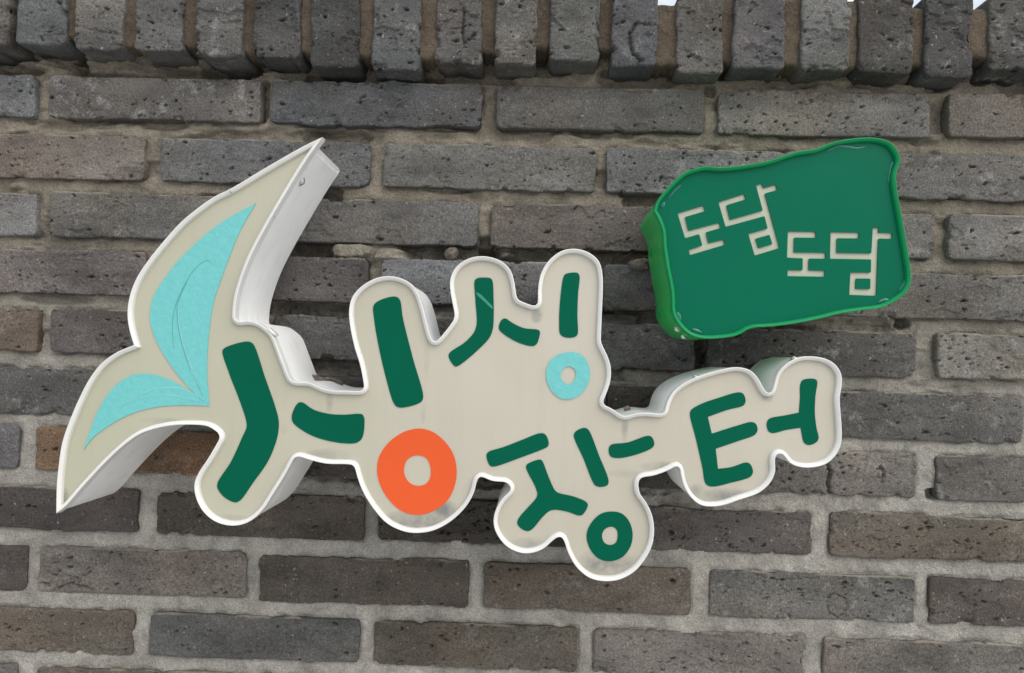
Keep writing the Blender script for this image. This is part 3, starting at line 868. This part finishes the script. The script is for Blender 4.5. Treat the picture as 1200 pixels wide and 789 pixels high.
Z2 = [(616.3, 546), (622, 541.8), (633.5, 538.6), (635.5, 540.2), (643, 559), (650.5, 575), (654, 577.6), (671.5, 581.8), (686, 587.6), (689.2, 591), (686.7, 598.3), (682, 604), (678.5, 604.5), (666.5, 600.3), (652, 597.6), (644.5, 598.6), (636, 606), (624.5, 619.5), (619, 622.8), (609.4, 618.6), (605.9, 612.8), (608, 607.2), (618, 595.5), (628.2, 584), (629.8, 579.5), (627, 570)]
Z3 = [(672.3, 509), (675.5, 505), (684.5, 501.4), (689, 503), (702, 533.7), (713.4, 564.5), (711.8, 569), (702.5, 570.8), (697.5, 569), (684.2, 538.7)]
Z4 = [(713.4, 525), (716, 521.3), (735.6, 518.6), (758, 511), (763, 511.3), (767, 520), (765, 524.4), (740.7, 534.3), (722, 537), (715, 534.6)]
GO = [(716, 599.6), (703.4, 602.7), (692.2, 614), (687.4, 626.7), (690.7, 642), (700.8, 654.2), (713.5, 658), (728.7, 653.4), (738.9, 640.7), (741.4, 625.5), (737.6, 611.5), (728.7, 602)]
GI = [(714.8, 617.4), (708, 621), (705.4, 628.5), (708.4, 636.4), (714.8, 639), (721.6, 636.4), (723.8, 629.3), (722.9, 621.2), (719.3, 617.9)]
T1 = [(808.6, 486), (809.5, 481), (821.8, 473.5), (842, 466.4), (865, 459.9), (870.5, 460.8), (874, 470), (871.8, 475), (852.2, 480.6), (829.6, 488.7, 1), (834.2, 508.3, 1), (862.4, 499.4), (881.5, 494.6), (886, 496.8), (888, 504.5), (885.2, 509.3), (862.4, 517.9), (838.8, 526, 1), (841.5, 549.6, 1), (857.3, 547.5), (875, 542),
      (879.3, 543.8), (882.6, 553), (880, 558.4), (857.3, 565.7), (833.5, 570.4), (827.3, 567.5), (823, 547), (815.5, 514)]
T2 = [(937.9, 450.7), (940.5, 445.6), (953.5, 443.9), (957.6, 446), (955.8, 463.4), (955, 483.7), (956.9, 501.4), (959.5, 514), (956.3, 518.8), (947.5, 521.8), (942.6, 519.3), (938.2, 501.4, 1), (921.4, 504), (905, 507.8), (900.6, 505.6), (898.5, 496), (901.4, 491), (921.4, 486.7), (936.3, 483.7, 1), (937.6, 465.9)]
BL = [(299.5, 238.4, 1), (280.7, 271.7), (265.5, 309.7), (255.3, 337.6), (249.5, 357), (244.2, 396), (242.4, 436.5), (245, 475.8, 1), (231, 464, 1), (212, 444), (192, 416), (179.5, 390.8), (175.5, 370.6), (179.8, 348), (192, 327.4), (212, 302), (250, 267.5), (272, 253)]
SL = [(245, 475.8, 1), (230.6, 464.2, 1), (214.8, 454), (197, 444.5), (176.7, 438.6), (159, 438.8), (143.8, 445.3), (128.6, 459.3), (113.4, 484.6), (98, 527, 1), (108, 513.8), (126, 500), (151.4, 486), (181.8, 477.4), (214.8, 475)]

for pts in (S1, S2, S3, S4, S5, S6, Z1, Z2, Z3, Z4, T1, T2): stroke('letter_stroke', pts, M_green)
stroke('letter_ring', OO, M_orange, [OI], 'orange ring under the first syllable')
stroke('letter_ring', CO, M_cyan, [CI], 'small turquoise ring under the second syllable', .0012)
stroke('letter_ring', GO, M_green, [GI], 'green ring under the third syllable')
stroke('leaf_decal', BL, M_cyan, (), 'tall turquoise leaf on the sail', .0009)
stroke('leaf_decal', SL, M_cyan, (), 'low turquoise leaf curving left', .0009)

def ribbon(name, pts, wd, mat, parent, y, h=.0003):
    """thin raised line along measured points"""
    P = np.array([on_plane(a, b, y) for a, b in pts])
    Q = []
    for k in range(len(P)-1):
        p0 = P[max(k-1, 0)]; p1 = P[k]; p2 = P[k+1]; p3 = P[min(k+2, len(P)-1)]
        for t in np.linspace(0, 1, 7)[:-1]:
            Q.append(.5*((2*p1)+(-p0+p2)*t+(2*p0-5*p1+4*p2-p3)*t*t+(-p0+3*p1-3*p2+p3)*t**3))
    Q.append(P[-1]); Q = np.array(Q); n = len(Q)
    T = np.gradient(Q, axis=0); T /= np.linalg.norm(T, axis=1, keepdims=True)
    Nn = np.stack([-T[:, 1], T[:, 0]], 1)
    V = []; F = []
    for k in range(n):
        ww = wd*math.sin(math.pi*min(max((k+.35)/n, 0), 1))**.5*(.8+.4*random.random())
        for s, dy in ((-1, 0), (0, -h), (1, 0)):
            q = Q[k]+Nn[k]*s*ww/2
            V.append((q[0], y+dy, q[1]))
    for k in range(n-1):
        for j in (0, 1): F.append((k*3+j, k*3+j+1, (k+1)*3+j+1, (k+1)*3+j))
    me = mesh(name, V, F); fix_normals(me)
    return link(name, me, mat, parent)

YL = FACE-.00095
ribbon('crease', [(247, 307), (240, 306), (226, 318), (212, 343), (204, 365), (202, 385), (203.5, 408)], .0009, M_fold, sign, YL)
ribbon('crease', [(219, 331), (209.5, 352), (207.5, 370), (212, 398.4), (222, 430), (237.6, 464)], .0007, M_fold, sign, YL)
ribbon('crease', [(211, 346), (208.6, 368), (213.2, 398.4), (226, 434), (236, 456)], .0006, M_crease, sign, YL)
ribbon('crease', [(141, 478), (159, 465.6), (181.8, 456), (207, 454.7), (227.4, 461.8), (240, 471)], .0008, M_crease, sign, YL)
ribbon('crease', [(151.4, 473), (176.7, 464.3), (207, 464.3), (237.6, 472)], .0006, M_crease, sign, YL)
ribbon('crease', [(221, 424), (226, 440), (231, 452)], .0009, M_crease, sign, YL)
ribbon('scratch', [(558, 343), (566, 350), (577.5, 361.5)], .0028, M_scratch, sign, FACE-.00063, .0001)

# seam of the trim and screws
xs_, zs_ = on_plane(355.5, 213.5, FRONT+.02)
tdir = Vector((on_plane(378, 162, FRONT)[0]-on_plane(308, 272, FRONT)[0], 0, on_plane(378, 162, FRONT)[1]-on_plane(308, 272, FRONT)[1])).normalized()
nn = Vector((tdir.z, 0, -tdir.x))
def snap(px, py, y, dirv):
    """nearest point of the sign's outline to the measured point"""
    x, z = on_plane(px, py, y)
    k = int(np.argmin(np.hypot(ML[:, 0]-x, ML[:, 1]-z)))
    return ML[k]
q = snap(353, 213, FRONT+.022, nn)
add_screw(sign, (q[0], FRONT+.022, q[1]), nn, .0027)
q = snap(931, 420, FRONT+.005, None)
add_screw(sign, (q[0], FRONT+.006, q[1]+.0002), (0-.25, 0, 1), .0024)
q = snap(815, 441, FRONT+.005, None)
add_screw(sign, (q[0], FRONT+.007, q[1]+.0002), (-.3, 0, 1), .002)
# the overlap where two lengths of trim meet beside the sail
def small_box(name, c, sx, sy, sz, ang, mat, parent):
    bm = bmesh.new()
    bmesh.ops.create_cube(bm, size=1)
    bmesh.ops.scale(bm, vec=(sx, sy, sz), verts=bm.verts)
    bmesh.ops.bevel(bm, geom=bm.edges[:], offset=min(sx, sy, sz)*.3, segments=2, affect='EDGES')
    bmesh.ops.rotate(bm, cent=(0, 0, 0), matrix=Matrix.Rotation(ang, 3, 'Y'), verts=bm.verts)
    bmesh.ops.translate(bm, vec=c, verts=bm.verts)
    me = bpy.data.meshes.new(name); bm.to_mesh(me); bm.free()
    return link(name, me, mat, parent)
x, z = on_plane(317.5, 389, FRONT)
small_box('trim_overlap', (x, FRONT+.0052, z), .0105, .0114, .0022, math.radians(40), M_rim, sign)
for px, py, an in ((269, 223.5, 58), (1, 1, 0)):
    if px > 1:
        x, z = on_plane(px, py, FRONT); 
        small_box('trim_seam', (x, FRONT+.0022, z), .0004, .004, .0050, math.radians(-30), M_fold, sign)

# ------------------------------------------------------------------ green sign
gsign, GL = make_sign('green_box_sign', GREEN, M_grim, M_gret, 'small green box sign with cream Hangul lettering, tilted at the upper right', False, .78, [(820, 240), (1000, 220), (840, 350), (1010, 330)])
def loc_pts(pts, ox, oy):
    return [(ox+a/3.945, oy+b/3.945) for a, b in pts]
G1 = loc_pts([(213, 395), (333, 359), (342, 384), (248, 412), (264, 475), (407, 438), (413, 463), (345, 482), (356, 533), (427, 516), (432, 540), (270, 588), (265, 564), (328, 543), (313, 491), (248, 510)], 740, 150)
G2 = loc_pts([(402, 343), (522, 305), (529, 330), (440, 357), (456, 425), (607, 382), (576, 265), (602, 257), (612, 278), (668, 262), (674, 287), (617, 303), (685, 555), (570, 590), (540, 490), (630, 465), (615, 408), (435, 457)], 740, 150)
G2h = loc_pts([(574, 512), (638, 494), (652, 537), (588, 556)], 740, 150)
G3 = loc_pts([(92, 478), (222, 480), (222, 508), (122, 507), (121, 575), (268, 577), (266, 605), (190, 604), (189, 658), (264, 660), (262, 688), (90, 685), (91, 657), (160, 658), (161, 603), (88, 600)], 900, 150)
G4 = loc_pts([(290, 481), (422, 484), (420, 511), (320, 510), (319, 577), (478, 580), (485, 460), (513, 461), (512, 484), (575, 486), (574, 513), (512, 512), (502, 776), (376, 772), (381, 668), (476, 669), (477, 608), (287, 605)], 900, 150)
G4h = loc_pts([(408, 696), (474, 697), (473, 745), (406, 744)], 900, 150)

def rounded(poly, r=.0009, seg=3):
    P = np.array([on_plane(a, b, FACE) for a, b in poly]); out = []
    n = len(P)
    for i in range(n):
        p = P[i]; a = P[i-1]-p; b = P[(i+1) % n]-p
        la, lb = np.linalg.norm(a), np.linalg.norm(b)
        rr = min(r, la*.4, lb*.4)
        p0 = p+a/la*rr; p2 = p+b/lb*rr
        for t in np.linspace(0, 1, seg+1): out.append((1-t)**2*p0+2*t*(1-t)*p+t*t*p2)
    return np.array(out)
holes = [rounded(g_) for g_ in (G1, G2, G3, G4)]
face_in = inset(GL, .0032)
link('face', plate(face_in, FACE, FACE+.0022, holes), M_gface, gsign, smooth=False)
for hole, isl in ((holes[0], None), (holes[1], G2h), (holes[2], None), (holes[3], G4h)):
    grown = inset(hole, -.0005)
    link('letter', plate(grown, FACE+.0019, FACE+.0035, [rounded(isl)] if isl else []), M_cream, gsign, smooth=False)
    if isl: link('letter_counter', plate(rounded(isl), FACE, FACE+.0022), M_gface, gsign, smooth=False)
# green film wrinkles along the rim
M_gw = plain('lifted_green_film', (.004, .13, .10), .16, var=.1, coat=.15)
for pts, wd in (([(793, 366), (796, 372), (797, 377)], .0035), ([(811, 386), (817, 388), (822, 390)], .003), ([(1029, 355), (1036, 352), (1043, 352)], .003), ([(1054, 341), (1059, 335), (1061, 329)], .0035),
                ([(968, 178), (980, 172), (990, 171.5), (1004, 174), (1014, 172)], .003), ([(798, 217), (790, 224), (783, 233)], .0025), ([(775, 243), (777, 240), (778, 237)], .004), ([(1041, 215), (1044, 196), (1047, 190)], .002)):
    ribbon('film_wrinkle', pts, wd, M_gw, gsign, FACE-.0002, .0009)
for px, py, y in ((796, 384, FRONT+.03), (801, 393.5, FRONT+.045)):
    x, z = on_plane(px, py, y)
    k = int(np.argmin(np.hypot(GL[:, 0]-x, GL[:, 1]-z)))
    add_screw(gsign, (GL[k, 0]+.0004, y, GL[k, 1]+.0004), (-1, 0, -1), .0026)

# ------------------------------------------------------------------ crumbs of mortar
def lump(px, py, y, sx, sz, sy, seed, label, sub=4):
    x, z = on_plane(px, py, y)
    bm = bmesh.new()
    bmesh.ops.create_icosphere(bm, subdivisions=sub, radius=1)
    co = np.array([v.co[:] for v in bm.verts])
    d = 1+.5*fbm(co[:, 0]*1.6+seed, co[:, 2]*1.6+co[:, 1]*1.3, seed, 4, .6)+.12*vnoise(co[:, 0]*5, co[:, 2]*7+co[:, 1]*5, seed)
    for v, k in zip(bm.verts, d):
        v.co = Vector((v.co.x*sx*k, v.co.y*sy*k, v.co.z*sz*k))
    me = bpy.data.meshes.new('mortar_lump'); bm.to_mesh(me); bm.free()
    o = link('mortar_lump', me, M_rock)
    o.location = (x, y, z)
    tag(o, label, 'mortar lump')
    return o
lump(529, 297.5, .004, .0072, .0075, .008, 3, 'small pale mortar lump in the joint above the first rounded lobe of the cream sign')
lump(751, 310, -.001, .0125, .0062, .010, 8, 'flat pale stone chip wedged in the joint left of the green sign')
lump(368, 444.5, -.045, .0075, .005, .007, 12, 'dark crumb of mortar on the ledge between sail and letters, leftmost of three')
lump(379, 447.5, -.055, .008, .0055, .008, 15, 'dark crumb of mortar on the ledge between sail and letters, middle of three')
lump(392, 449.5, -.045, .0085, .006, .008, 19, 'dark crumb of mortar on the ledge between sail and letters, rightmost of three')
lump(735, 479, -.075, .0034, .0028, .003, 22, 'tiny pinkish crumb lying in the dip before the last syllable')
